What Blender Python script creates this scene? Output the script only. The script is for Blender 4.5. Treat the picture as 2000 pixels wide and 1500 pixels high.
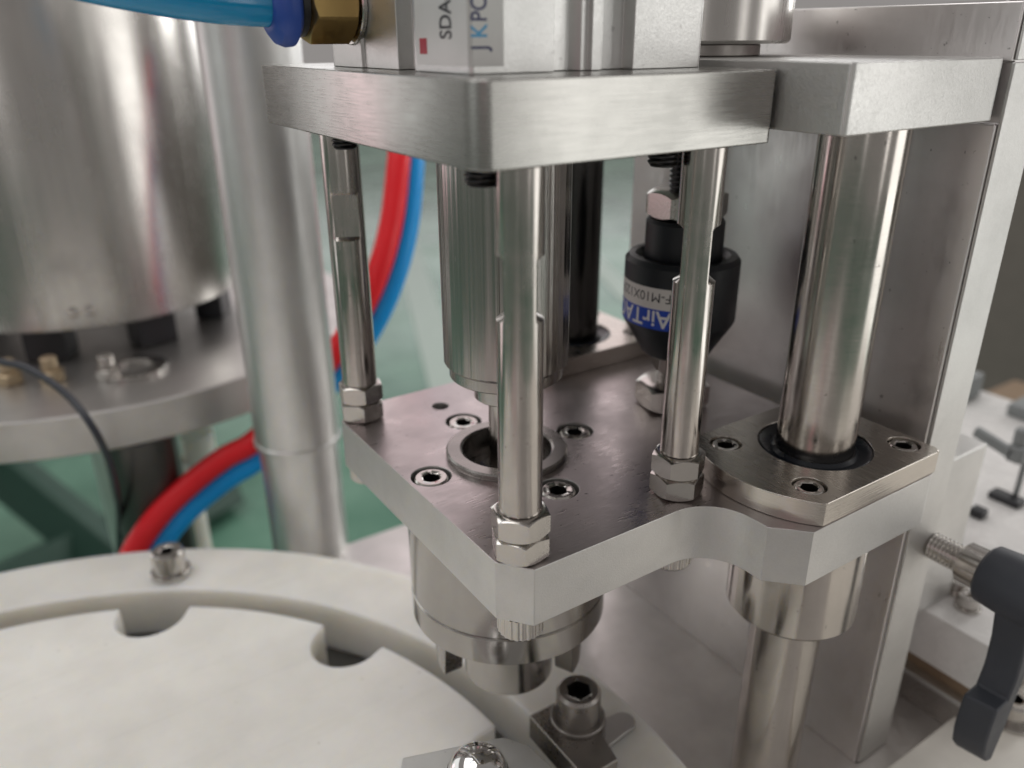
import bpy, bmesh, math, random
from mathutils import Vector, Matrix

# ------------------------------------------------------------------ scene, camera, light
scene = bpy.context.scene
for o in list(bpy.data.objects):
    bpy.data.objects.remove(o)
C = scene.collection
MM = 0.001
PI = math.pi
random.seed(7)

# camera: a phone held close to the machine, looking down about 23 degrees (all lengths in mm, built in metres)
PITCH, HEAD, ROLL = math.radians(23.2332), math.radians(56.5188), math.radians(-0.311)
CAM = Vector((-106.72, -157.55, 133.21))
h = Vector((math.cos(HEAD), math.sin(HEAD), 0)); up = Vector((0, 0, 1)); rt = Vector((math.sin(HEAD), -math.cos(HEAD), 0))
fw = h * math.cos(PITCH) - up * math.sin(PITCH)
vu = h * math.sin(PITCH) + up * math.cos(PITCH)
rt2 = rt * math.cos(ROLL) + vu * math.sin(ROLL)
vu2 = -rt * math.sin(ROLL) + vu * math.cos(ROLL)
cd = bpy.data.cameras.new('camera')
cam = bpy.data.objects.new('camera', cd); C.objects.link(cam)
M = Matrix((rt2, vu2, -fw)).transposed().to_4x4(); M.translation = CAM * MM
cam.matrix_world = M
cd.sensor_width = 36; cd.lens = 1575.8 / 2000 * 36
cd.clip_start = 0.005; cd.clip_end = 60
cd.dof.use_dof = True; cd.dof.focus_distance = 0.238; cd.dof.aperture_fstop = 7.4; cd.dof.aperture_blades = 0
scene.camera = cam

w = bpy.data.worlds.new('World'); scene.world = w; w.use_nodes = True
bg = w.node_tree.nodes['Background']
bg.inputs[0].default_value = (0.44, 0.415, 0.40, 1); bg.inputs[1].default_value = 0.56

def area(name, loc, target, sx, sy, radiance, col=(1, 1, 1)):
    l = bpy.data.lights.new(name, 'AREA'); l.shape = 'RECTANGLE'; l.size = sx; l.size_y = sy
    l.energy = radiance * sx * sy * PI; l.color = col
    o = bpy.data.objects.new(name, l); C.objects.link(o); o.location = loc
    d = Vector(target) - Vector(loc); o.rotation_euler = d.to_track_quat('-Z', 'Y').to_euler()
    return o
T0 = (0.05, 0.05, 0)
# the daylight windows of the hall (right), more windows down the hall (far right and far left), roof lights
area('window_light_right', (2.5, -2.2, 0.1), T0, 1.8, 2.4, 1.65, (1, 0.985, 0.955))
area('window_light_far_right', (3.9, 0.3, 1.0), T0, 0.9, 2.2, 8.0, (1, 0.99, 0.97))
area('window_light_side', (4.3, 3.1, 1.0), T0, 1.5, 2.0, 2.2, (1, 1, 0.99))
area('window_light_hall_end', (6.2, 9.5, 1.6), T0, 12.0, 3.0, 1.0, (0.985, 1, 0.995))
area('window_light_far_left', (-2.2, 3.3, 0.7), T0, 2.3, 2.4, 0.80, (0.97, 1, 0.985))
area('window_light_left', (-3.0, 0.4, 0.9), T0, 0.9, 1.8, 1.0, (0.95, 1, 0.99))
area('band_lamp_behind', (0.5, -3.2, 0.6), T0, 0.4, 2.0, 1.6, (1, 0.98, 0.95))  # added unseen lamp behind the viewer, puts narrow bright bands on the rods
area('band_lamp_behind_left', (-2.4, -2.3, 0.7), T0, 0.35, 1.8, 1.3, (1, 0.97, 0.95))  # added narrow lamp, no known source, for more bands on the rods
area('plate_top_fill', (1.2, 2.8, 1.6), T0, 2.6, 1.5, 0.75, (1, 0.84, 0.865))  # added unseen lamp, brightens the lower plate top with a pinkish cast
area('roof_light', (-0.7, 0.9, 2.8), T0, 1.9, 2.3, 2.4, (1, 0.985, 0.97))
area('pink_fill', (-1.4, 2.2, -0.05), T0, 0.40, 0.7, 0.8, (1, 0.45, 0.54))  # added pink lamp, no sign there, tints the upper plate's left face
area('pink_fill_behind', (-1.7, -0.75, 0.6), T0, 0.30, 0.8, 0.7, (1, 0.42, 0.52))  # second added pink lamp, unseen, for pink reflections in the metal

scene.view_settings.view_transform = 'Standard'; scene.view_settings.look = 'None'
scene.view_settings.exposure = 0.15; scene.view_settings.gamma = 1.0
scene.render.engine = 'CYCLES'
scene.cycles.use_denoising = True
scene.cycles.max_bounces = 10; scene.cycles.glossy_bounces = 8; scene.cycles.diffuse_bounces = 4
scene.cycles.sample_clamp_indirect = 6.0

# ------------------------------------------------------------------ materials
def nodes(name):
    m = bpy.data.materials.new(name); m.use_nodes = True
    nt = m.node_tree; b = nt.nodes['Principled BSDF']
    return m, nt, b
def N(nt, t, **k):
    n = nt.nodes.new(t)
    for a, v in k.items(): setattr(n, a, v)
    return n
def noise(nt, scale, stretch=(1, 1, 1), detail=3, rough=.5):
    tc = N(nt, 'ShaderNodeTexCoord'); mp = N(nt, 'ShaderNodeMapping'); mp.inputs['Scale'].default_value = stretch
    nz = N(nt, 'ShaderNodeTexNoise'); nz.inputs['Scale'].default_value = scale
    nz.inputs['Detail'].default_value = detail; nz.inputs['Roughness'].default_value = rough
    nt.links.new(tc.outputs['Object'], mp.inputs[0]); nt.links.new(mp.outputs[0], nz.inputs['Vector'])
    return nz.outputs['Fac']
def ramp(nt, src, lo, hi, a=0.3, b=0.7):
    r = N(nt, 'ShaderNodeMapRange'); r.inputs['From Min'].default_value = a; r.inputs['From Max'].default_value = b
    r.inputs['To Min'].default_value = lo; r.inputs['To Max'].default_value = hi
    nt.links.new(src, r.inputs['Value']); return r.outputs['Result']
def mixcol(nt, fac, c1, c2):
    m = N(nt, 'ShaderNodeMix', data_type='RGBA'); m.inputs['A'].default_value = (*c1, 1); m.inputs['B'].default_value = (*c2, 1)
    nt.links.new(fac, m.inputs['Factor']); return m.outputs['Result']
def bump(nt, b, src, strength, dist=0.0001):
    n = N(nt, 'ShaderNodeBump'); n.inputs['Strength'].default_value = strength; n.inputs['Distance'].default_value = dist
    nt.links.new(src, n.inputs['Height']); nt.links.new(n.outputs[0], b.inputs['Normal'])

def metal(name, col, rough, var=.06, stretch=(1, 1, 1), scale=900, bstr=.12, grime=.10, colvar=None, specks=0.0):
    m, nt, b = nodes(name)
    b.inputs['Metallic'].default_value = 1
    fine = noise(nt, scale, stretch, 4, .6)
    big = noise(nt, 28, (1, 1, 1), 5, .62)
    r1 = ramp(nt, fine, rough - var, rough + var, .25, .75)
    r2 = ramp(nt, big, -grime * .5, grime, .35, .7)
    ad = N(nt, 'ShaderNodeMath', operation='ADD'); nt.links.new(r1, ad.inputs[0]); nt.links.new(r2, ad.inputs[1])
    nt.links.new(ad.outputs[0], b.inputs['Roughness'])
    dark = tuple(c * .80 for c in col) if colvar is None else colvar
    colr = mixcol(nt, ramp(nt, big, 0, .8, .35, .75), col, dark)
    if specks > 0:
        sp = noise(nt, 420, (1, 1, 1), 2, .5)
        f = ramp(nt, sp, 0, specks, .70, .76)
        mx = N(nt, 'ShaderNodeMix', data_type='RGBA'); mx.inputs['B'].default_value = (.06, .05, .05, 1)
        nt.links.new(f, mx.inputs['Factor']); nt.links.new(colr, mx.inputs['A']); colr = mx.outputs['Result']
    nt.links.new(colr, b.inputs['Base Color'])
    if bstr: bump(nt, b, fine, bstr)
    return m
def plastic(name, col, rough=.4, sss=0, bstr=0, scale=600, spec=.5, coat=0, colvar=None):
    m, nt, b = nodes(name)
    big = noise(nt, 35, (1, 1, 1), 5, .6)
    dk = colvar or tuple(c * .9 for c in col)
    nt.links.new(mixcol(nt, ramp(nt, big, 0, 1, .35, .7), col, dk), b.inputs['Base Color'])
    nt.links.new(ramp(nt, noise(nt, 120, (1, 1, 1), 4), rough - .05, rough + .08), b.inputs['Roughness'])
    b.inputs['Specular IOR Level'].default_value = spec
    b.inputs['Coat Weight'].default_value = coat
    if sss:
        b.inputs['Subsurface Weight'].default_value = sss; b.inputs['Subsurface Scale'].default_value = .010
        b.inputs['Subsurface Radius'].default_value = (1, .9, .7)
    if bstr: bump(nt, b, noise(nt, scale, (1, 1, 1), 4), bstr)
    return m
def scuff(m):
    """fine scuffs and specks of dirt on a plastic part"""
    nt = m.node_tree; b = nt.nodes['Principled BSDF']
    src = b.inputs['Base Color'].links[0].from_socket
    f1 = ramp(nt, noise(nt, 330, (1, 1, 1), 2), 0, .4, .73, .78)
    f2 = ramp(nt, noise(nt, 420, (.05, 1, 1), 3), 0, .04, .58, .72)
    ad = N(nt, 'ShaderNodeMath', operation='ADD'); nt.links.new(f1, ad.inputs[0]); nt.links.new(f2, ad.inputs[1])
    mx = N(nt, 'ShaderNodeMix', data_type='RGBA'); mx.inputs['B'].default_value = (.30, .27, .22, 1)
    nt.links.new(ad.outputs[0], mx.inputs['Factor']); nt.links.new(src, mx.inputs['A']); nt.links.new(mx.outputs['Result'], b.inputs['Base Color'])

A = {}
A['steel'] = metal('polished_steel', (.55, .515, .485), .19, .05, (1, 1, .03), 1500, .06, .16, None, .35)
A['steel_pol'] = metal('bright_steel', (.58, .545, .51), .17, .03, (.06, .06, 1), 2200, .03, .12, None, .35)
A['chrome'] = metal('chromed_steel', (.70, .69, .68), .07, .02, (1, 1, 1), 900, .0, .04)
A['nut'] = metal('stainless_nut', (.60, .575, .545), .20, .06, (1, 1, 1), 1200, .10, .10)
A['turned'] = metal('turned_steel', (.47, .45, .43), .16, .05, (.05, .05, 1), 2600, .10, .08)
A['brush_x'] = metal('brushed_plate', (.41, .405, .385), .25, .07, (.035, .035, 1), 2600, .25, .06)
A['blast'] = metal('blasted_aluminium', (.70, .695, .68), .46, .12, (1, 1, 1), 1700, .8, .04)
A['anod'] = metal('anodised_aluminium', (.70, .70, .685), .42, .09, (1, 1, 1), 1900, .45, .03, None, .25)
A['milled'] = metal('milled_top', (.58, .535, .53), .32, .09, (.12, 1, 1), 1500, .6, .14, (.45, .41, .412), .8)
A['wallm'] = metal('wall_plate_metal', (.84, .815, .81), .36, .07, (1, 1, .1), 700, .10, .14, (.70, .675, .67), .5)
A['nickel'] = metal('nickel_flange', (.62, .58, .53), .24, .08, (1, .06, 1), 1900, .22, .10, None, .35)
A['groove'] = metal('grooved_flange_edge', (.62, .58, .53), .24, .05, (.05, .05, 1), 1400, .5, .05)
A['table'] = metal('table_metal', (.84, .815, .79), .50, .08, (1, 1, 1), 160, .05, .10, (.68, .655, .63))
A['darksteel'] = metal('dark_steel', (.40, .375, .355), .30, .06, (1, 1, 1), 700, .12, .12)
A['drum'] = metal('drum_stainless', (.58, .56, .535), .24, .04, (1, 1, .03), 260, .0, .05)
A['disc'] = metal('disc_aluminium', (.58, .565, .55), .40, .05, (1, 1, 1), 900, .06, .05)
A['post'] = metal('post_aluminium', (.74, .74, .73), .40, .04, (1, 1, .1), 600, .05, .03)
A['fluted'] = metal('finely_fluted_steel', (.46, .44, .42), .20, .06, (1, 1, .006), 1500, .55, .06)
A['ringm'] = metal('ring_steel', (.34, .325, .31), .26, .06, (.05, .05, 1), 2600, .10, .08)
A['darkshaft'] = metal('dark_reflection_shaft', (.10, .097, .095), .2, .04, (.06, .06, 1), 2200, .03, .06)  # steel shaft with its dark reflections put into the base colour
A['dullbrass'] = metal('dull_brass', (.56, .45, .31), .42, .06, (1, 1, 1), 500, .12, .14)
A['brass'] = metal('brass', (.58, .40, .16), .30, .08, (1, 1, 1), 500, .12, .14)
A['blackox'] = metal('black_oxide', (.07, .068, .07), .36, .06, (1, 1, 1), 900, .1, .1)
A['white'] = plastic('white_plastic', (.90, .885, .835), .36, 1.0, .03, 300)
A['beige'] = plastic('beige_base', (.50, .455, .37), .5)
A['bedwhite'] = plastic('white_enamel', (.84, .83, .81), .24, 0, 0)
A['cream'] = plastic('cream_paint', (.90, .87, .80), .45, 0, .05, 200)
A['black'] = plastic('black_plastic', (.014, .015, .018), .38, 0, .05, 900)
A['jointblack'] = plastic('joint_black', (.010, .013, .018), .42, 0, .05, 900)
A['rubber'] = plastic('seal_rubber', (.010, .014, .022), .28, 0, .1, 700)
A['handle'] = plastic('slate_handle', (.045, .051, .064), .50, 0, .45, 1500)
A['red'] = plastic('red_hose', (.98, .024, .036), .38, .5, 0, 1, .4, 0, (.92, .016, .028))
A['blue'] = plastic('blue_hose', (.008, .38, .88), .34, .5, 0, 1, .4, 0, (.006, .36, .85))
A['cyan'] = plastic('clear_blue_tube', (.006, .32, .62), .16, .4, 0, 1, .5, .3)
A['collar'] = plastic('blue_collar', (.028, .085, .40), .40, 0, .1, 500)
A['cable'] = plastic('cable_jacket', (.030, .034, .046), .40)
A['paper'] = plastic('label_paper', (.80, .77, .74), .45)
A['foil'] = plastic('label_foil', (.66, .66, .64), .32, 0, 0)
A['labelblue'] = plastic('label_blue', (.010, .065, .52), .35)
A['ink'] = plastic('black_ink', (.012, .012, .016), .4)
A['navyink'] = plastic('navy_ink', (.012, .018, .11), .4)
A['cyanink'] = plastic('cyan_ink', (.03, .33, .62), .4)
A['redink'] = plastic('red_ink', (.42, .012, .03), .4)
A['whiteink'] = plastic('white_ink', (.85, .85, .86), .4)
A['greenpaint'] = plastic('green_paint', (.015, .060, .040), .45)
A['brown'] = plastic('brown_panel', (.20, .175, .155), .6)
A['carton'] = plastic('carton', (.27, .19, .12), .7)
A['grey'] = plastic('grey_plastic', (.22, .235, .235), .5)
A['socketdark'] = metal('plain_dark_metal', (.13, .128, .124), .35, .06, (1, 1, 1), 900, .1, .1)  # even dark metal for screw sockets, under column and groove floor
A['hole'] = plastic('dark_hole', (.012, .012, .012), .6)

scuff(A['white']); scuff(A['cream']); scuff(A['bedwhite'])
def floor_mat():
    m, nt, b = nodes('green_floor_paint')
    big = noise(nt, 1.4, (1, 1, 1), 5, .6)
    nt.links.new(mixcol(nt, ramp(nt, big, 0, 1, .35, .65), (.19, .36, .265), (.055, .165, .112)), b.inputs['Base Color'])
    nt.links.new(ramp(nt, noise(nt, 3, (1, 1, 1), 4), .14, .30), b.inputs['Roughness'])
    return m
A['floor'] = floor_mat()

# ------------------------------------------------------------------ shape helpers (mm, return verts and faces)
def lathe(prof, n=64, rfun=None):
    """prof [(r,z)...]; r=0 ends close with a pole. rfun(theta, r, z, i) may change r."""
    V, F = [], []
    rings = []
    for i, (r, z) in enumerate(prof):
        if r <= 1e-6:
            rings.append([len(V)]); V.append((0, 0, z))
        else:
            ids = []
            for k in range(n):
                t = 2 * PI * k / n
                rr, zz = (r, z) if rfun is None else rfun(t, r, z, i)
                ids.append(len(V)); V.append((rr * math.cos(t), rr * math.sin(t), zz))
            rings.append(ids)
    for a, b in zip(rings, rings[1:]):
        if len(a) == 1 and len(b) == 1: continue
        for k in range(n):
            k2 = (k + 1) % n
            if len(a) == 1: F.append((a[0], b[k2], b[k]))
            elif len(b) == 1: F.append((a[k], a[k2], b[0]))
            else: F.append((a[k], a[k2], b[k2], b[k]))
    return V, F
def cyl(r, z0, z1, n=64, ch=.4):
    return lathe([(0, z0), (r - ch, z0), (r, z0 + ch), (r, z1 - ch), (r - ch, z1), (0, z1)], n)
def ring(ro, ri, z0, z1, n=64, ch=.3):
    p = [(ri, z0), (ro - ch, z0), (ro, z0 + ch), (ro, z1 - ch), (ro - ch, z1), (ri + ch, z1), (ri, z1 - ch), (ri, z0)]
    return lathe(p, n)
def hexr(af, t, ph=0):
    a = (t - ph) % (PI / 3) - PI / 6
    return af / 2 / math.cos(a)
def hexnut(af, ri, hgt, ph=0, n=96):
    """hexagon nut with the 30 degree chamfer that cuts curved lines into the corners"""
    rc = af / 2 * .93
    def rf(t, r, z, i):
        if i in (2, 3):
            R = hexr(af, t, ph); d = (R - rc) * .62
            return R, (d if i == 2 else hgt - d)
        return r, z
    return lathe([(ri, 0), (rc, 0), (rc + 1, 0), (rc + 1, hgt), (rc, hgt), (ri, hgt), (ri, 0)], n, rf)
def socket_head(r, hgt, af, depth, n=60, knurl=0, ch=.6):
    """cap screw head, open hexagon socket at the top"""
    def rf(t, rr, z, i):
        if i in (5, 6): return hexr(af, t), z
        if knurl and i in (1, 2): return rr - (knurl if (int(round(t / (2 * PI) * n)) % 2) else 0), z
        return rr, z
    return lathe([(0, 0), (r, 0), (r, hgt - ch), (r - ch, hgt), (af / 2 * 1.25, hgt), (af / 2, hgt - .35), (af / 2, hgt - depth), (0, hgt - depth - .6)], n, rf)
def thread(r, z0, z1, pitch, depth, n=40, caps=True):
    V, F = [], []
    m = max(2, int((z1 - z0) / pitch * 6))
    for j in range(m + 1):
        z = z0 + (z1 - z0) * j / m
        for k in range(n):
            t = 2 * PI * k / n
            f = ((z / pitch) - k / n) % 1.0
            tri = abs(2 * f - 1)
            rr = r - depth * (1 - min(1, tri * 1.5))
            V.append((rr * math.cos(t), rr * math.sin(t), z))
    for j in range(m):
        for k in range(n):
            k2 = (k + 1) % n
            F.append((j * n + k, j * n + k2, (j + 1) * n + k2, (j + 1) * n + k))
    if caps:
        F.append(tuple(range(n - 1, -1, -1))); F.append(tuple(m * n + k for k in range(n)))
    return V, F
def prism(poly, z0, z1):
    n = len(poly)
    V = [(x, y, z0) for x, y in poly] + [(x, y, z1) for x, y in poly]
    F = [tuple(range(n - 1, -1, -1)), tuple(range(n, 2 * n))]
    F += [(k, (k + 1) % n, n + (k + 1) % n, n + k) for k in range(n)]
    return V, F
def box(x0, x1, y0, y1, z0, z1):
    return prism([(x0, y0), (x1, y0), (x1, y1), (x0, y1)], z0, z1)
def arc(cx, cy, r, a0, a1, n):
    return [(cx + r * math.cos(math.radians(a0 + (a1 - a0) * k / n)), cy + r * math.sin(math.radians(a0 + (a1 - a0) * k / n))) for k in range(n + 1)]
def rrect(x0, x1, y0, y1, r, n=6):
    return arc(x1 - r, y0 + r, r, -90, 0, n) + arc(x1 - r, y1 - r, r, 0, 90, n) + arc(x0 + r, y1 - r, r, 90, 180, n) + arc(x0 + r, y0 + r, r, 180, 270, n)
def move(vf, d=(0, 0, 0), rot=None):
    V, F = vf
    R = rot or Matrix.Identity(3)
    return [tuple(R @ Vector(v) + Vector(d)) for v in V], F
def join(*vfs):
    V, F = [], []
    for v, f in vfs:
        o = len(V); V += list(v); F += [tuple(i + o for i in q) for q in f]
    return V, F
def rotx(a): return Matrix.Rotation(math.radians(a), 3, 'X')
def roty(a): return Matrix.Rotation(math.radians(a), 3, 'Y')
def rotz(a): return Matrix.Rotation(math.radians(a), 3, 'Z')
def crom(pts, per=10):
    P = [Vector(p) for p in pts]; P = [P[0] * 2 - P[1]] + P + [P[-1] * 2 - P[-2]]
    out = []
    for i in range(1, len(P) - 2):
        a, b, c, d = P[i - 1:i + 3]
        for k in range(per):
            t = k / per
            out.append(.5 * ((2 * b) + (c - a) * t + (2 * a - 5 * b + 4 * c - d) * t * t + (3 * b - a - 3 * c + d) * t ** 3))
    out.append(P[-2]); return out
def tube(pts, r, n=20, per=10):
    path = crom(pts, per); V, F = [], []
    nrm = None
    for i, p in enumerate(path):
        t = (path[min(i + 1, len(path) - 1)] - path[max(i - 1, 0)]).normalized()
        if nrm is None: nrm = t.orthogonal().normalized()
        nrm = (nrm - t * nrm.dot(t)).normalized(); bi = t.cross(nrm)
        for k in range(n):
            a = 2 * PI * k / n; V.append(tuple(p + nrm * (r * math.cos(a)) + bi * (r * math.sin(a))))
    for i in range(len(path) - 1):
        for k in range(n):
            k2 = (k + 1) % n; F.append((i * n + k, i * n + k2, (i + 1) * n + k2, (i + 1) * n + k))
    F.append(tuple(range(n - 1, -1, -1))); F.append(tuple((len(path) - 1) * n + k for k in range(n)))
    return V, F
def rod_flats(r, z0, z1, fz0, fz1, hw, ph, n=72, ch=.5):
    """round rod with a pair of wrench flats between fz0 and fz1, normals at angle ph"""
    V, F = [], []
    sec = [(z0, r - ch, 0), (z0 + ch, r, 0), (fz0 - .6, r, 0), (fz0 + .5, r, 1), (fz1 - .5, r, 1), (fz1 + .6, r, 0), (z1 - ch, r, 0), (z1, r - ch, 0)]
    c, s = math.cos(ph), math.sin(ph)
    for z, rr, cut in sec:
        for k in range(n):
            t = 2 * PI * k / n; x, y = rr * math.cos(t), rr * math.sin(t)
            if cut:
                u, v = x * c + y * s, -x * s + y * c
                u = max(-hw, min(hw, u)); x, y = u * c - v * s, u * s + v * c
            V.append((x, y, z))
    for j in range(len(sec) - 1):
        for k in range(n):
            k2 = (k + 1) % n; F.append((j * n + k, j * n + k2, (j + 1) * n + k2, (j + 1) * n + k))
    F.append(tuple(range(n - 1, -1, -1))); F.append(tuple((len(sec) - 1) * n + k for k in range(n)))
    return V, F

def make_mesh(name, vf, off=(0, 0, 0), smooth=32):
    V, F = vf; o = Vector(off)
    me = bpy.data.meshes.new(name)
    me.from_pydata([tuple((Vector(v) - o) * MM) for v in V], [], F)
    bm = bmesh.new(); bm.from_mesh(me)
    bmesh.ops.remove_doubles(bm, verts=bm.verts, dist=1e-7)
    bmesh.ops.recalc_face_normals(bm, faces=bm.faces); bm.to_mesh(me); bm.free()
    if smooth:
        for p in me.polygons: p.use_smooth = True
        me.set_sharp_from_angle(angle=math.radians(smooth))
    return me
def bevel(o, wd, seg=2, ang=35):
    b = o.modifiers.new('bevel', 'BEVEL'); b.width = wd * MM; b.segments = seg; b.limit_method = 'ANGLE'
    b.angle_limit = math.radians(ang); b.harden_normals = True; b.use_clamp_overlap = True
    return o
def thing(name, label, cat, loc, group=None):
    o = bpy.data.objects.new(name, None); C.objects.link(o); o.location = Vector(loc) * MM
    o.empty_display_size = .005
    o['label'] = label; o['category'] = cat
    if group: o['group'] = group
    return o
def org(o):
    p = Vector((0, 0, 0))
    while o is not None: p += o.location; o = o.parent
    return p / MM
def part(name, vf, mat, parent, bev=0, smooth=32, seg=2, label=None):
    me = make_mesh(name, vf, org(parent), smooth); me.materials.append(A[mat])
    o = bpy.data.objects.new(name, me); C.objects.link(o); o.parent = parent
    if bev: bevel(o, bev, seg)
    if label: o['label'] = label
    return o
def single(name, vf, mat, loc, label, cat, group=None, bev=0, smooth=32, kind=None):
    me = make_mesh(name, vf, loc, smooth); me.materials.append(A[mat])
    o = bpy.data.objects.new(name, me); C.objects.link(o); o.location = Vector(loc) * MM
    if kind: o['kind'] = kind
    if label: o['label'] = label
    if cat: o['category'] = cat
    if group: o['group'] = group
    if bev: bevel(o, bev)
    return o
def place(name, me, loc, parent, rot=None):
    """a part that shares its mesh; loc in world mm"""
    o = bpy.data.objects.new(name, me); C.objects.link(o); o.parent = parent
    o.location = (Vector(loc) - org(parent)) * MM
    if rot is not None: o.rotation_euler = rot.to_euler()
    return o
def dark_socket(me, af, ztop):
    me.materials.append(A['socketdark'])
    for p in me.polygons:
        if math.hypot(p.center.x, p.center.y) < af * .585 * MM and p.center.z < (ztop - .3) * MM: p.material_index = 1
def shared(name, vf, mat, smooth=32, sock=None):
    me = make_mesh(name, vf, (0, 0, 0), smooth); me.materials.append(A[mat])
    if sock: dark_socket(me, *sock)
    return me
def cut(o, cutters):
    """boolean difference, applied at once"""
    me = make_mesh('cutter', join(*cutters), org(o), 0)
    c = bpy.data.objects.new('cutter', me); C.objects.link(c); c.matrix_world = Matrix.Translation(org(o) * MM)
    bpy.context.view_layer.update()
    mods = [m for m in o.modifiers]
    for m in mods: m.show_viewport = False
    b = o.modifiers.new('cut', 'BOOLEAN'); b.operation = 'DIFFERENCE'; b.solver = 'EXACT'; b.object = c
    dg = bpy.context.evaluated_depsgraph_get(); dg.update()
    new = bpy.data.meshes.new_from_object(o.evaluated_get(dg))
    o.modifiers.remove(b)
    for m in mods: m.show_viewport = True
    new.name = o.data.name; o.data = new
    bpy.data.objects.remove(c)
    for p in new.polygons: p.use_smooth = True
    new.set_sharp_from_angle(angle=math.radians(32))
    return o
def text(name, s, size, mat, parent, xf, thick=.03, wrap=None, spacing=1.0, bold=0.0):
    """flat lettering (mm); xf maps (u,v,w) to world mm"""
    cu = bpy.data.curves.new(name, 'FONT'); cu.body = s; cu.size = size; cu.align_x = 'LEFT'; cu.space_character = spacing
    cu.resolution_u = 4; cu.offset = bold
    t = bpy.data.objects.new(name, cu); C.objects.link(t)
    bpy.context.view_layer.update()
    dg = bpy.context.evaluated_depsgraph_get()
    me0 = bpy.data.meshes.new_from_object(t.evaluated_get(dg)); bpy.data.objects.remove(t)
    bm = bmesh.new(); bm.from_mesh(me0)
    if wrap:
        bmesh.ops.triangulate(bm, faces=bm.faces); 
        bmesh.ops.subdivide_edges(bm, edges=[e for e in bm.edges if e.calc_length() > .6], cuts=2, use_grid_fill=True)
    V = [xf(v.co.x, v.co.y, thick) for v in bm.verts]; F = [tuple(v.index for v in f.verts) for f in bm.faces]
    bm.free(); bpy.data.meshes.remove(me0)
    me = bpy.data.meshes.new(name); o_ = org(parent)
    me.from_pydata([tuple((Vector(v) - o_) * MM) for v in V], [], F); me.materials.append(A[mat])
    o = bpy.data.objects.new(name, me); C.objects.link(o); o.parent = parent
    return o
def px(x, y, d):
    """a point by its direction from where the photographer stood and its distance (mm)"""
    return CAM + (fw * 1575.8 + rt2 * (x - 1000) - vu2 * (y - 750)) / 1575.8 * d

# ------------------------------------------------------------------ setting: floor, table
single('floor', box(-9000, 14000, -6000, 16000, -1080, -1060), 'floor', (0, 0, -1060), None, None, kind='structure')
single('table_top', prism(rrect(-480, 562, -480, 238, 6), -176, -146), 'table', (0, 0, -176), None, None, kind='structure', bev=1.0)

S = 53.9            # plane of symmetry of the press (y)
A['palestrip'] = plastic('pale_strip', (.42, .52, .46), .35)  # pale colour for two long strips on the floor
for k, (a, b, wd) in enumerate((((2300, 4850), (1100, 2000), 70), ((5200, 8600), (2500, 2700), 60))):
    a, b = Vector((*a, 0)), Vector((*b, 0)); nn = (b - a).normalized().cross(up) * wd
    single('pale_floor_strip', prism([(v.x, v.y) for v in (a - nn, b - nn, b + nn, a + nn)], -1060, -1056), 'palestrip', tuple((a + b) / 2 + Vector((0, 0, -1060))), None, None, kind='structure')
# ------------------------------------------------------------------ back wall plate of the press
wp = thing('wall_plate', 'tall grey vertical metal plate behind the guide shafts, with pale edge', 'plate', (148, S, -146))
prof = [(148, -146), (148, 109), (151, 109), (151, 126.2), (149, 126.2), (149, 142), (168, 142), (168, -146)]
V = [(x, -30, z) for x, z in prof] + [(x, 126, z) for x, z in prof]; n = len(prof)
F = [tuple(range(n)), tuple(range(2 * n - 1, n - 1, -1))] + [(k, n + k, n + (k + 1) % n, (k + 1) % n) for k in range(n)]
part('panel', (V, F), 'wallm', wp, bev=.5)
part('edge_strip', box(149.2, 168.6, -31.2, -30.1, -145.5, 126), 'blast', wp, bev=.25)
part('edge_cap', box(150.2, 169.0, -31.0, -30.1, 126.6, 141.8), 'blast', wp, bev=.25)

# block behind the wall plate
bl = thing('steel_block', 'pale metal block standing behind the wall plate on its right', 'block', (205, 20, -96))
part('block_body', box(181, 216, -21, 60, -95, -19.5), 'blast', bl, bev=.8)
# stepped bed at the right
bd = thing('machine_bed', 'stepped grey machine bed at lower right behind the wall plate', 'bed', (300, -60, -146))
part('bed_base', box(198.5, 450, -50, 133, -146, -131), 'darksteel', bd, bev=.4)
part('bed_lip', box(196.6, 450, -50, 133, -130.9, -128.8), 'blast', bd, bev=.3)
part('bed_core', box(202, 450, -50, 133, -128.7, -120), 'carton', bd, label='brown inner layer between the two metal plates')
part('bed_plate', box(197.2, 452, -50, 135, -119.8, -95.2), 'bedwhite', bd, bev=.5)
sc_ = shared('bed_screw', join(cyl(5.5, 0, 1.2, 40, .2), socket_head(4.2, 6.5, 3.2, 2)), 'nut')

# ------------------------------------------------------------------ lower plate
half = [(-8.6, S), (-8.6, -.2), (-1.5, -9.1)] + arc(51.5, -25.1, 16, 90, 0, 14) + [(67.6, -30.6), (76.6, -39.9)] + arc(136.5, -36.4, 3.5, -90, 0, 4) + [(140, S)]
outline = half + [(x, 2 * S - y) for x, y in reversed(half[1:-1])]
LZ = -19.2
CX, CY, R4 = 29.6, 52.0, 30.0
lp = thing('lower_plate', 'grey milled lower plate with brushed top, curved arm and four recessed screws', 'plate', (65, S, LZ))
lb = part('plate_body', prism(outline, LZ, 0), 'blast', lp)
scr = [(CX - R4, CY), (CX, CY + R4), (CX + R4, CY), (CX, CY - R4)]
GX, GY = 110.0, -13.2
GY2 = 2 * S - GY
DOW = (29.0, 98.9)
cut(lb, [move(cyl(6.75, -6.6, 3, 48, 0), (x, y, 0)) for x, y in scr] + [move(cyl(3.3, -12, 3, 32, 0), (*DOW, 0))]
    + [move(cyl(17.6, LZ - 3, 3, 64, 0), (CX, CY, 0))] + [move(cyl(22.6, LZ - 3, 3, 64, 0), (GX, y, 0)) for y in (GY, GY2)])
lb.data.materials.append(A['milled'])
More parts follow.
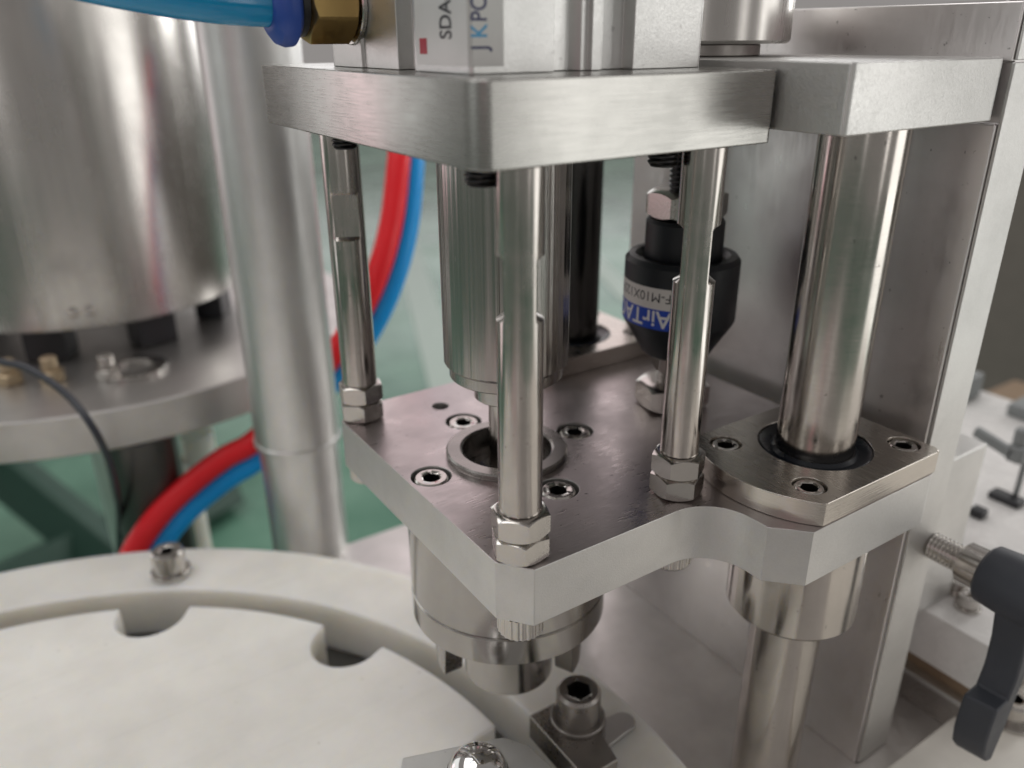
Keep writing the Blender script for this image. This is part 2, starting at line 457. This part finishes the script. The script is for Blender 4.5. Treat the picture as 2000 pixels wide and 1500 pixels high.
for p in lb.data.polygons:
    if p.normal.z > .9 and p.center.z * 1 > (0 - LZ) * MM - 1e-5: p.material_index = 1
bevel(lb, .28, 2, 50)
head = shared('socket_screw', socket_head(5.7, 6.2, 5.4, 4.6, 60), 'nut', 32, (5.4, 6.2))
for k, (x, y) in enumerate(scr):
    place('socket_screw', head, (x, y, -6.5), lp, rotz(11 + 37 * k))

# ring bush in the plate
rb = thing('ring_bush', 'turned steel ring standing proud of the lower plate round the plunger', 'ring', (CX, CY, 0))
part('collar', move(lathe([(15.4, -18), (17.4, -18), (17.4, .05), (21.0, .05), (21.2, .5), (21.2, 1.9), (20.6, 2.5), (16.4, 2.5), (15.6, 1.9), (15.4, -18)], 96), (CX, CY, 0)), 'ringm', rb)
part('inner_step', move(lathe([(9.4, -17), (15.35, -17), (15.35, -7.4), (11.6, -7.4), (9.4, -9.4), (9.4, -17)], 80), (CX, CY, 0)), 'ringm', rb)

# ------------------------------------------------------------------ chuck head under the plate
ch = thing('chuck_head', 'turned steel capping chuck with wedge teeth hanging under the lower plate', 'chuck', (CX, CY, -96))
mv = lambda vf: move(vf, (CX, CY, 0))
part('chuck_body', mv(lathe([(9, LZ - .1), (35.2, LZ - .1), (36, LZ - .9), (36, -51.2), (35.4, -51.7), (9, -51.7)], 128)), 'turned', ch)
part('chuck_ring', mv(lathe([(12, -52), (35.4, -52), (36, -52.5), (36, -62.4), (35.2, -63.2), (12, -63.2), (12, -52)], 128)), 'turned', ch)
part('boss', mv(lathe([(0, -63.3), (17.2, -63.3), (17.2, -69.2), (16.9, -69.5), (17.2, -69.8), (17.2, -94.2), (16.4, -95), (13.5, -95), (12.8, -94), (0, -90)], 96)), 'turned', ch)
ac = math.degrees(math.atan2(CAM.y - CY, CAM.x - CX))
def tooth(c):
    V, F = [], []; m = 12
    for (z, hw_) in ((-63.3, 29), (-86.5, 21)):
        for rr in (29.2, 20.5):
            for k in range(m + 1):
                a = math.radians(c + hw_ * (2 * k / m - 1)); r_ = rr - (1.2 if (z < -80 and rr > 25) else 0)
                V.append((r_ * math.cos(a), r_ * math.sin(a), z))
    q = m + 1
    for k in range(m):
        F += [(k, k + 1, 2 * q + k + 1, 2 * q + k), (q + k + 1, q + k, 3 * q + k, 3 * q + k + 1), (k + 1, k, q + k, q + k + 1), (2 * q + k, 2 * q + k + 1, 3 * q + k + 1, 3 * q + k)]
    F += [(0, 2 * q, 3 * q, q), (m, q + m, 3 * q + m, 2 * q + m)]
    return V, F
for c in (ac - 80, ac + 80, ac + 172):
    part('tooth', mv(tooth(c)), 'darksteel', ch, bev=.25)  # darker steel than the body stands in for dark reflections on the teeth

# ------------------------------------------------------------------ spindle over the ring
FL = [random.choice((0, 0, .06, -.08, .08, -.16)) for _ in range(180)]      # fine lengthwise flutes
sp = thing('plunger_spindle', 'thick steel plunger cylinder with stepped lower end above the ring', 'spindle', (CX, CY, 0))
part('barrel', mv(lathe([(0, 106.8), (20, 106.8), (20.6, 106.2), (20.6, 35.4), (20, 34.8), (17.5, 34.8), (17.5, 34.4), (18.6, 34.4), (19, 34), (19, 30.6), (18.6, 30.2), (0, 30.2)], 180, lambda t, r, z, i: (r + (FL[int(round(t / (2 * PI) * 180)) % 180] if i in (2, 3) else 0), z))), 'fluted', sp)
part('lower_step', mv(lathe([(0, 30.1), (10.6, 30.1), (10.6, 27.2), (11, 26.8), (11, 22.4), (10.4, 21.9), (0, 21.9)], 80)), 'turned', sp)
part('plunger_rod', mv(cyl(6.2, -5, 21.8, 64, .3)), 'steel_pol', sp)

# ------------------------------------------------------------------ standoff rods
nut6 = shared('lock_nut', hexnut(14.8, 5.9, 7.15, 0), 'nut')
knurl = shared('knurled_end', lathe([(0, 0), (6.1, 0), (6.9, .8), (6.9, 7.4), (0, 7.4)], 96, lambda t, r, z, i: (r - (.28 if int(round(t / (2 * PI) * 96)) % 4 > 1 and i in (2, 3) else 0), z)), 'nut')
def standoff(x, y, ph, nph, label, rr=6.0):
    t = thing('standoff_rod', label, 'rod', (x, y, 0), 'standoff rods between the two plates')
    part('shaft', move(rod_flats(rr, 14.2, 106.85, 69.8, 85, rr * .66, ph), (x, y, 0)), 'steel', t)
    place('lock_nut', nut6, (x, y, .05), t, rotz(nph)); place('lock_nut', nut6, (x, y, 7.25), t, rotz(nph + 6))
    part('stud', move(cyl(5.8, LZ - 1, 14.1, 32, .2), (x, y, 0)), 'nut', t)
    place('knurled_end', knurl, (x, y, LZ - 7.5), t)
    return t
viewang = math.radians(HEAD * 180 / PI)
standoff(0, 0, math.radians(-33), 6, 'front steel standoff rod nearest the viewer, two lock nuts at its foot')
standoff(60, 0, math.radians(-47), 24, 'steel standoff rod in front of the black joint, beside the flange')
standoff(0, 107.7, math.radians(66), 12, 'leftmost standoff rod, its flat facing the viewer, beside the red hose', 6.5)

# ------------------------------------------------------------------ upper plate
uz0, uz1 = 106.9, 125.4
up_ = thing('upper_plate', 'thick brushed steel upper plate carrying the square air cylinder', 'plate', (29, 60, uz0))
pl = [(-16.7, -3.6)] + [(-15.0, -7.4), (-13.4, -8.9)] + arc(73.4, -7.2, 1.8, -90, 0, 4) + arc(72.2, 128, 3, 0, 90, 4) + arc(-13.7, 128, 3, 90, 180, 4)
part('plate_body', prism(pl, uz0, uz1), 'brush_x', up_, bev=.45)
stubm = shared('screw_stub', join(thread(4.1, -5.2, 0, 1.25, .55), cyl(3.4, -5.8, -5.1, 32, .2)), 'blackox')
for x, y in ((-5.8, 7.5), (-4.5, 92), (50.5, 6.0)):
    place('screw_stub', stubm, (x, y, uz0 + .05), up_)

# ------------------------------------------------------------------ air cylinder on the upper plate
cz0, cz1 = 125.5, 185
ax0, ax1, ay0, ay1 = -5.5, 68.6, 12.0, 96.0
acy = thing('air_cylinder', 'square grooved aluminium air cylinder with a wrap-round label on top plate', 'cylinder', ((ax0 + ax1) / 2, (ay0 + ay1) / 2, cz0))
o_ = []
o_ += [(ax0, ay0 + .8), (ax0 + .8, ay0)]                                     # front left corner
o_ += [(18.2, ay0), (18.2, ay0 + 4.5), (26.2, ay0 + 5.2), (28.0, ay0 + 2.2), (30.2, ay0 + 2.2), (30.2, ay0 + .6), (33.2, ay0 + .6), (33.2, ay0 + 2.2), (35, ay0 + 2.2), (36.5, ay0 + 5.2), (43.4, ay0 + 4.5), (43.4, ay0)]
o_ += arc(ax1 - 2, ay0 + 2, 2, -90, 0, 4) + arc(ax1 - 4, ay1 - 4, 4, 0, 90, 4)
o_ += arc(ax0 + 6, ay1 - 4, 6, 90, 180, 6)
o_ += [(ax0, 72), (ax0 + .9, 71.6), (ax0 + .9, 50.5), (ax0 + 5.5, 50.5), (ax0 + 5.5, 39.4), (ax0, 39.4)]
part('cylinder_body', prism(o_, cz0, cz1), 'anod', acy, bev=.22)
# label wrapped round the near corner
lw = .10
lab = [(ax0 - lw, 38), (ax0 - lw, ay0 + .7), (ax0 + .75, ay0 - lw), (3.6, ay0 - lw), (3.6, ay0 - .02), (ax0 + .8, ay0 - .02), (ax0 - .02, ay0 + .8), (ax0 - .02, 38)]
stk = part('label_sticker', prism(lab, cz0 + 1.6, cz1 - 5), 'foil', acy)
text('lettering', 'SDA40', 8.0, 'ink', stk, lambda u, v, t: (ax0 - lw - t, 20.0 + v, 132.9 + u * .56), bold=.16)
text('lettering', 'J', 6.0, 'navyink', stk, lambda u, v, t: (-1.0 - v, ay0 - lw - t, 130.6 + u * .75), bold=.09)
text('lettering', 'K', 6.0, 'cyanink', stk, lambda u, v, t: (-1.0 - v, ay0 - lw - t, 133.1 + u * .75), bold=.09)
text('lettering', 'PCM', 6.0, 'navyink', stk, lambda u, v, t: (-1.0 - v, ay0 - lw - t, 136.5 + u * .72), bold=.09)
part('red_mark', box(ax0 - lw - .04, ax0 - lw + .01, 32.2, 36.0, 129.6, 133.2), 'redink', stk)

# brass push-in fitting on its left side
fy, fz = 77.5, 142.0
ft = thing('brass_fitting', 'brass hexagon fitting with blue collar screwed into the air cylinder', 'fitting', (ax0, fy, fz))
toX = roty(-90)        # local z -> -x
def onx(vf, d): return move(vf, (ax0 - d, fy, fz), toX)
part('washer', onx(ring(10.6, 5, 0, 1.6, 64), -.85), 'nut', ft)
part('hex_body', onx(hexnut(18.2, 4, 13.6, PI / 6 * .35), .8), 'brass', ft)
part('neck_ring', onx(ring(8.4, 5, 0, 2.4, 48), 14.4), 'black', ft)
part('collar_flange', onx(lathe([(5, 0), (9.2, 0), (10.8, 1.2), (11, 3.0), (10.2, 5.2), (8.4, 6.6), (7.0, 7.4), (5, 7.4), (5, 0)], 64, lambda t, r, z, i: (r * (1 - .10 * (abs(math.sin(t)) ** 6)), z)), 16.8), 'collar', ft)
single('blue_air_tube', tube([(ax0 - 14, fy, fz), (ax0 - 26, fy, fz), (ax0 - 40, fy + 1, fz + 1.0), (ax0 - 62, fy + 4, fz + 4.5), (ax0 - 95, fy + 10, fz + 12)], 5.9), 'cyan', (ax0 - 20, fy, fz), 'translucent blue air tube pushed into the brass fitting at top', 'tube')

# ------------------------------------------------------------------ upper bracket plate at the guide shafts
bz0, bz1 = 110.2, 127.4
bp = thing('bracket_plate', 'sandblasted metal bracket plate holding the top of the thick guide shaft', 'plate', (112, S, bz0))
part('bracket_body', prism([(76.4, -29)] + [(77.4, -30)] + arc(143.5, -26, 4, -90, 0, 5) + [(147.4, 137), (77.4, 137), (76.4, 136)], bz0, bz1), 'blast', bp, bev=.5)
vc = thing('round_cylinder', 'polished round air cylinder standing on the bracket plate at top', 'cylinder', (106, 50, bz1))
part('neck', move(cyl(19.5, bz1 + .05, bz1 + 3.6, 72, .3), (106, 50, 0)), 'darksteel', vc)
part('barrel', move(lathe([(0, bz1 + 3.7), (27.6, bz1 + 3.7), (28.6, bz1 + 4.7), (28.6, 190), (0, 190)], 96), (106, 50, 0)), 'drum', vc)

# ------------------------------------------------------------------ guide shafts and flanged bearings
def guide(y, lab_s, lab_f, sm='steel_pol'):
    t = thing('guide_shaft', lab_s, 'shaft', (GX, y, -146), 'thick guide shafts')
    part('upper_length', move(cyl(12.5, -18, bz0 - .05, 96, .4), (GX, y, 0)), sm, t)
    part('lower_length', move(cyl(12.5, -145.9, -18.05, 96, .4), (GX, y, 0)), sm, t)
    f = thing('flanged_bearing', lab_f, 'bearing', (GX, y, -57), 'flanged bearings')
    R = 39.4; fy_ = 26.4; fx_ = 29.0
    a0 = math.degrees(math.asin(fy_ / R)); ax_ = math.degrees(math.acos(fx_ / R))
    out = []
    poly = []
    for k in range(144):
        t_ = 2 * PI * k / 144
        poly.append((max(-R, min(31.0, R * math.cos(t_))), max(-fy_, min(fy_, R * math.sin(t_)))))
    cl = []
    for p in poly:
        if not cl or (abs(p[0] - cl[-1][0]) + abs(p[1] - cl[-1][1])) > 1e-3: cl.append(p)
    fl = part('flange', move(prism(cl, .05, 8), (GX, y, 0)), 'nickel', f)
    ss = [(-24.4, -16.8), (-24.4, 16.8), (24.4, -16.8), (24.4, 16.8)]
    cut(fl, [move(cyl(18.4, -2, 12, 72, 0), (GX, y, 0))] + [move(cyl(5.2, 2.5, 12, 40, 0), (GX + a, y + b, 0)) for a, b in ss])
    fl.data.materials.append(A['groove'])
    for p in fl.data.polygons:
        if abs(p.normal.z) < .3: p.material_index = 1
    bevel(fl, .3, 2, 50)
    for k, (a, b) in enumerate(ss):
        place('flange_screw', fscr, (GX + a, y + b, 2.55), f, rotz(20 + 31 * k))
    part('seal', move(lathe([(12.55, 1), (18.3, 1), (18.3, 7.2), (17.6, 7.6), (16.4, 6.6), (14.2, 6.2), (13.2, 7.3), (12.55, 7.0), (12.55, 1)], 96), (GX, y, 0)), 'rubber', f)
    part('sleeve', move(lathe([(12.9, .9), (22.4, .9), (22.4, LZ - .2), (22.6, LZ - .3), (22.6, -55.5), (21.2, -57.2), (12.9, -57.2), (12.9, .9)], 112), (GX, y, 0)), 'steel_pol', f)
fscr = shared('flange_screw', socket_head(4.9, 5.0, 5.0, 3.8, 60, 0, .8), 'nut', 32, (5.0, 5.0))
guide(GY, 'thick bright guide shaft in front of the wall plate at right', 'square-cut flanged bearing at the foot of the right guide shaft')
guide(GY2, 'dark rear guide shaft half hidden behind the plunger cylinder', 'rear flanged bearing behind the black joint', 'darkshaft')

# ------------------------------------------------------------------ floating joint
JX, JY = 106.0, 50.0
fj = thing('floating_joint', 'black round floating joint with white and blue label, between plates', 'joint', (JX, JY, 0))
mj = lambda vf: move(vf, (JX, JY, 0))
part('foot_nut', mj(hexnut(25, 5, 10, .25)), 'nut', fj)
part('lower_stud', mj(thread(6.6, -12, 24, 1.5, .7)), 'darksteel', fj)
part('lower_hex', mj(move(hexnut(15, 4, 7, .1), (0, 0, 15))), 'darksteel', fj)
part('joint_body', mj(lathe([(0, 22), (11.6, 22), (13, 23), (20.4, 35.4), (20.9, 36.6), (20.9, 58.6), (19.6, 60.4), (17.2, 60.4), (15.6, 58.2), (14.2, 57.8), (0, 57.8)], 112)), 'jointblack', fj)
part('joint_neck', mj(lathe([(0, 57.9), (13.9, 57.9), (14.1, 58.2), (14.1, 72.4), (13.2, 73.6), (0, 73.6)], 96)), 'jointblack', fj)
part('top_nut', mj(move(hexnut(25.4, 5, 9.8, .42), (0, 0, 73.7))), 'nut', fj)
part('upper_stud', mj(thread(6.9, 73, 110.1, 1.75, .85)), 'blackox', fj)
jr = 20.98
aL = math.degrees(math.atan2(CAM.y - JY, CAM.x - JX))
# label: angle range on the side that faces the viewer, left half
la0, la1 = aL - 92, aL + 30
def band(z0, z1, r, a0, a1, m=40):
    V, F = [], []
    for k in range(m + 1):
        a = math.radians(a0 + (a1 - a0) * k / m)
        for rr in (r, r - .05):
            for z in (z0, z1): V.append((rr * math.cos(a), rr * math.sin(a), z))
    for k in range(m):
        a, b = 4 * k, 4 * k + 4
        F += [(a, b, b + 1, a + 1), (a + 3, b + 3, b + 2, a + 2), (a + 1, b + 1, b + 3, a + 3), (a, a + 2, b + 2, b)]
    F += [(0, 1, 3, 2), (4 * m + 1, 4 * m, 4 * m + 2, 4 * m + 3)]
    return V, F
lwh = part('label_white', mj(band(44.3, 52.0, jr, la0, la1)), 'paper', fj, label='white label strip with black print')
lbl = part('label_blue', mj(band(36.8, 44.3, jr, la0, la1)), 'labelblue', fj, label='blue label strip with white maker name')
# upside-down print: reads from right to left as seen
def jwrap(a_start, z_top, sgn=-1):
    def xf(u, v, t):
        a = math.radians(a_start) - u / jr
        return (JX + (jr + t) * math.cos(a), JY + (jr + t) * math.sin(a), z_top - v)
    return xf
text('lettering', 'F-M10X125F', 4.9, 'ink', lwh, jwrap(aL - 7, 50.3), wrap=True, bold=0)
text('lettering', 'AirTAC', 8.6, 'whiteink', lbl, jwrap(aL - 6, 43.6), wrap=True, bold=.12)

# ------------------------------------------------------------------ clamp lever at the right
kx, kz = 167.0, -44.0
cl_ = thing('clamp_lever', 'slate grey clamp lever with threaded steel stud at right edge', 'lever', (kx, -62, kz))
toY = rotx(90)         # local z -> -y
def ony(vf, d): return move(vf, (kx, d, kz), toY)
part('stud', ony(thread(5.2, 0, 12.5, 1.5, .7), -31.3), 'nut', cl_)
part('steel_hub', ony(lathe([(0, 0), (6.4, 0), (7.6, 1.0), (7.8, 9.0), (0, 9.0)], 64), -43.0), 'nut', cl_)
part('handle_hub', ony(lathe([(0, 0), (9.6, 0), (10.8, 1.2), (11.4, 8), (11.4, 21), (10, 23), (0, 23)], 64), -51.6), 'handle', cl_)
prof_h = [(-9.6, 3), (-7.4, -9), (-4.6, -20), (-3.6, -33), (-5.6, -42), (-13.2, -42.8), (-14.2, -50), (-14.4, -58), (-12.8, -65.5), (-8.6, -70.5), (-4.4, -71.6), (-.4, -56), (3.2, -36), (6.0, -20), (10.4, -4)]
V = [(kx + x, -60.2, kz + z) for x, z in prof_h] + [(kx + x * .94, -71.8, kz + z * .985) for x, z in prof_h]; n = len(prof_h)
F = [tuple(range(n)), tuple(range(2 * n - 1, n - 1, -1))] + [(k, n + k, n + (k + 1) % n, (k + 1) % n) for k in range(n)]
part('handle_arm', (V, F), 'handle', cl_, bev=1.1, seg=3)

# cream plate near the lever
cp = thing('cream_plate', 'cream painted plate at lower right under the clamp lever', 'plate', (300, -220, -146))
part('plate_body', box(120, 500, -420, -42.3, -145.9, -138), 'cream', cp, bev=.8)  # its unseen reach is enlarged to bounce light onto the lower plate
def capscrew(x, y, z, r, hgt, af, label, wr, mat='nut', wh=1.6):
    t = thing('cap_screw', label, 'screw', (x, y, z), 'large cap screws')
    part('washer', move(ring(wr, r * .5, z + .02, z + wh, 64), (x, y, 0)), mat, t)
    me = shared('screw_head', socket_head(r, hgt, af, hgt * .6, 72, .12, r * .13), mat, 32, (af, hgt))
    place('screw_head', me, (x, y, z + wh + .02), t)
    return t
capscrew(218, -56.0, -138, 7.6, 9, 6, 'socket screw on the cream plate at right edge beside the lever', 11)
place('bed_screw', sc_, (221, -21.5, -95.1), bd)
place('bed_screw', sc_, (214, -30, -95.1), bd)

# ------------------------------------------------------------------ star wheel and white guide ring
sx_, sy_ = -182.0, 26.0
SR, PR, PC = 196.7, 15.8, 191.0
tx_, ty_ = -175.1, 32.4
out = []
for k in range(12):
    a = 30 * k - .1
    # pocket at angle a, then arc to the next
    ca, sa = math.cos(math.radians(a)), math.sin(math.radians(a))
    for j in range(19):
        b = math.radians(90 + 180 * j / 18) * -1 + PI * 0
        bx, by = PR * math.cos(b), PR * math.sin(b)          # runs from -90 through 180 to 90
        X = PC + bx; Y = by
        out.append((tx_ + X * ca - Y * sa, ty_ + X * sa + Y * ca))
    out += arc(tx_, ty_, SR, a + 4.75, a + 25.25, 10)
star = thing('star_wheel', 'thick white plastic star wheel with round pockets, lower left', 'wheel', (tx_, ty_, -144))
part('wheel_disc', prism(out, -144.8, -119), 'white', star, bev=1.2, seg=3)
ringo = thing('guide_ring', 'white plastic curved guide ring around the star wheel', 'ring', (sx_, sy_, -146))
def arcring(ri, ro, a0, a1, z0, z1, m):
    return prism(arc(sx_, sy_, ro, a0, a1, m) + arc(sx_, sy_, ri, a1, a0, m), z0, z1)
part('dark_floor_sheet', arcring(120, 218.3, -38, 170, -145.9, -145.2, 100), 'socketdark', ringo)  # dark sheet added over the table, shade of the groove bottom as colour
part('ring_body', arcring(218.5, 254.5, -38, 170, -145.9, -119, 150), 'white', ringo, bev=1.6, seg=3)

capscrew(-63.9, 225.4, -119, 8.0, 11.5, 6, 'socket screw with washers on the white ring, far left', 9.7, 'nut', 3)

# L bracket with big cap screw, close under the chuck
br = thing('hold_down_bracket', 'dark steel hold-down bracket under the large screw near the chuck', 'bracket', (43, 25, -119))
part('bracket_plate', prism([(28.4, 36.2), (28.4, 1), (43.5, 1), (46, 12.2), (52.4, 18.5), (53.4, 28), (49.5, 36.2)], -118.9, -107.4), 'darksteel', br, bev=.7)
part('shim', prism([(45.6, 13.4), (60, 15.4)] + arc(63, 20.4, 5, -80, 100, 8) + [(50, 27)], -118.95, -116.9), 'disc', br, bev=.4)
capscrew(43.0, 24.3, -107.4, 8.5, 12.6, 8.6, 'large grey cap screw with washer on the dark bracket below the chuck', 10.5, 'darksteel', 1.9)

# arm with a domed nut, close to the viewer at the bottom edge
ar = thing('cantilever_plate', 'speckled aluminium arm end at the bottom edge, under the domed nut', 'plate', (-10, -170, -146))
part('arm_plate', prism([(-34, 18), (-31, 22.3), (-2, 12.2), (.8, 11), (5.6, 4), (7, -6), (7, -178), (-34, -178)], -92, -80), 'anod', ar, bev=.6)
part('arm_column', move(cyl(11, -146, -92, 48), (-12, -166, 0)), 'darksteel', ar)
dn = thing('dome_nut', 'mirror-bright domed nut sitting on the aluminium arm at the bottom', 'nut', (-14.2, 3.2, -80))
part('dome', move(lathe([(0, -79.9)] + [(9.8, -79.9), (9.8, -78.6)] + [(9.4 * math.cos(math.radians(a)), -78.4 + 7.6 * math.sin(math.radians(a))) for a in range(0, 90, 8)] + [(0, -70.8)], 96), (-14.2, 3.2, 0)), 'chrome', dn)

# ------------------------------------------------------------------ turret on the left: disc, drum, posts, hoses
DX, DY = -45.0, 497.0
dk = thing('turret_disc', 'thick grey aluminium disc carrying the steel drum, left background', 'disc', (DX, DY, -83))
part('disc_plate', move(lathe([(0, -83), (187, -83), (188, -82), (188, -59), (187, -58), (0, -58)], 160), (DX, DY, 0)), 'disc', dk)
part('under_column', move(cyl(21, -330, -83.1, 56), tuple(Vector((px(292, 950, 500).x, px(292, 950, 500).y, 0)))), 'socketdark', dk)
part('side_column', move(cyl(9, -330, -83.1, 40), tuple(Vector((px(222, 950, 540).x, px(222, 950, 540).y, 0)))), 'post', dk)
dm = thing('steel_drum', 'large polished stainless drum at upper left, blurred', 'drum', (DX, DY, -58))
part('drum_shell', move(lathe([(0, -36), (101.5, -36), (102.6, -35), (102.6, 330), (0, 330)], 160), (DX, DY, 0)), 'drum', dm)
for a in (-118, -75, -30, 60, 150):
    part('mount_block', move(box(74, 94, -13, 13, -57.9, -36.1), (DX, DY, 0), rotz(a)), 'black', dm, bev=1)
for (X, Y) in ((55, 600), (142, 606)):
    d0 = Vector((DX, DY, 0)); p = px(X, Y, 400); a = math.atan2(p.y - DY, p.x - DX)
    part('drum_screw', move(lathe([(0, 0), (3.6, 0), (3.2, 1.6), (0, 2.4)], 24), (DX + 102.6 * math.cos(a), DY + 102.6 * math.sin(a), -24), rotz(math.degrees(a)) @ roty(90)), 'nut', dm)
def spot(x, y, z=-58):
    r_ = fw * 1575.8 + rt2 * (x - 1000) - vu2 * (y - 750); t = (z - CAM.z) / r_.z; return CAM + r_ * t
for (X, Y, kind, lab_) in ((104, 742, 'dullbrass', 'brass hexagon fitting on the grey disc beside the black drum mount'), (22, 748, 'dullbrass', 'second brass fitting on the grey disc at the left edge'), (214, 738, 'nut', 'bright steel fitting on the grey disc below the drum')):
    p = spot(X, Y)
    t = thing('disc_fitting', lab_, 'fitting', tuple(p), 'fittings on the grey disc')
    part('fitting_hex', move(hexnut(13, 3, 7, .3), tuple(p)), kind, t)
    part('fitting_cap', move(cyl(4.6, 7.1, 15, 40, .6), tuple(p)), kind, t)
p = spot(262, 722)
single('glare_ring', move(ring(20, 12, 0, 2.2, 64), tuple(p + Vector((0, 0, .1)))), 'nut', tuple(p), 'thin bright ring modelled for a ring of glare on the grey disc', 'ring')  # blurred glare built as a solid metal ring
# white fittings below the disc
t = thing('pipe_elbow', 'white pipe elbow and nut below the grey disc beside the hoses', 'elbow', tuple(px(388, 900, 570)))
p = px(388, 872, 570); part('elbow_body', move(lathe([(0, -13), (10, -13), (11.4, -10), (11.4, 11), (0, 11)], 40), tuple(p)), 'white', t)
p = px(352, 930, 570); part('elbow_nut', move(lathe([(0, -11), (9.2, -11), (9.2, 12), (0, 12)], 32), tuple(p)), 'white', t)
p = px(388, 1030, 570); part('elbow_pipe', move(cyl(6.5, -60, 30, 32), tuple(p)), 'white', t)

po = thing('support_post', 'round pale grey support post with a step, blurred left of centre', 'post', (18, 252, -420))
part('upper_sleeve', move(lathe([(0, -74.5), (22.6, -74.5), (23.4, -73.6), (23.4, 330), (0, 330)], 96), (18, 252, 0)), 'post', po)
part('step_collar', move(lathe([(23.3, -76.2), (24.0, -76.0), (24.3, -75.2), (24.3, -73.6), (23.9, -72.9), (23.3, -72.7), (23.3, -76.2)], 96), (18, 252, 0)), 'post', po)
part('lower_tube', move(cyl(22.0, -420, -74.6, 96), (18, 252, 0)), 'post', po)

red = [px(790, 120, 520), px(784, 250, 505), px(777, 330, 498), px(765, 430, 495), px(742, 520, 495), px(708, 600, 500), px(660, 680, 508), px(590, 770, 520), px(498, 860, 515), px(440, 893, 505), px(380, 938, 495), px(318, 997, 485), px(268, 1065, 478), px(235, 1140, 474)]
blue = [px(822, 120, 530), px(812, 250, 515), px(806, 330, 508), px(797, 430, 505), px(777, 520, 505), px(742, 610, 510), px(690, 695, 516), px(600, 800, 528), px(508, 893, 522), px(450, 930, 512), px(395, 972, 502), px(345, 1020, 492), px(300, 1085, 485), px(272, 1150, 480)]
single('red_hose', tube(red, 7.2), 'red', tuple(red[-1]), 'red air hose curving down behind the grey post', 'hose')
single('blue_hose', tube(blue, 7.2), 'blue', tuple(blue[-1]), 'bright blue air hose running beside the red hose', 'hose')
cab = [px(-60, 690, 420), px(0, 706, 415), px(60, 722, 410), px(135, 775, 405), px(190, 850, 402), px(222, 930, 440), px(233, 1010, 490), px(232, 1110, 540)]
single('thin_cable', tube(cab, 1.9, 12), 'cable', tuple(cab[-1]), 'thin dark grey cable hanging in front of the grey disc', 'cable')

# ------------------------------------------------------------------ things on the table at the right, out of focus
BZ = -95.2
tc = thing('toggle_clamp', 'small black toggle clamp standing on the bright bed plate, blurred right', 'clamp', (318, 6, BZ))
part('base_bar', box(312, 321, -2, 14, BZ + .05, BZ + 4), 'black', tc, bev=1)
part('upright', box(319.5, 322, 2.5, 5, BZ + 4, BZ + 33), 'grey', tc, bev=.5)
part('pivot_body', box(312, 322, 2, 11, BZ + 24, BZ + 34), 'grey', tc, bev=2)
part('clamp_arm', move(box(-2, 2, -3, 19, -3, 3), (314, 10, BZ + 29), rotx(14)), 'grey', tc, bev=1)
part('clamp_knob', move(cyl(3.2, 0, 9, 24, 1), (316, 7, BZ + 34)), 'grey', tc)
single('black_block', box(286, 293, 3, 10, BZ + .05, BZ + 5), 'black', (290, 8, BZ), 'small black block lying beside the toggle clamp', 'block', bev=1)
single('grey_box', box(412, 440, 86, 116, BZ + .05, BZ + 18), 'grey', (425, 100, BZ), 'grey plastic box near the far edge of the bed plate, blurred', 'box', bev=2)
single('dark_box', box(424, 448, 30, 62, BZ + .05, BZ + 9), 'grey', (436, 46, BZ), 'darker flat box nearer the right edge of the bed plate', 'box', bev=2)
single('carton_box', box(690, 760, 130, 200, -270, -198), 'carton', (720, 150, -270), 'orange brown carton behind the far end of the bed', 'carton', bev=1)
single('carton_stand', box(660, 900, 60, 260, -1059, -270.1), 'brown', (780, 150, -1060), 'dark brown stand under the carton, far right', 'stand', bev=2)
single('brown_cabinet', box(1500, 1900, -700, 780, -1059, 185), 'brown', (1700, -100, -1060), 'dull brown grey cabinet in the far right background', 'cabinet', bev=4)
rp = thing('rear_post', 'dark steel post behind the top of the wall plate', 'post', (240, 25, -146))
part('post_shaft', move(cyl(9, -145.9, 260, 48), (244, 14, 0)), 'darksteel', rp)

# green steel frame on the floor seen at the lower left
gf = thing('green_frame', 'dark green steel floor frame seen under the grey disc, lower left', 'frame', (-150, 1500, -1060))
for (a, b, r_) in (((-900, 1300, -900), (300, 1900, -1000), 60), ((-700, 1900, -760), (-100, 1300, -1010), 45), ((-300, 2100, -700), (60, 1500, -1030), 45), ((-900, 1600, -640), (500, 2300, -700), 50)):
    a, b = Vector(a), Vector(b); d = b - a
    q = Vector((0, 0, 1)).rotation_difference(d.normalized()).to_matrix()
    part('frame_bar', move(box(-r_, r_, -r_, r_, 0, d.length), tuple(a), q), 'greenpaint', gf, bev=6)
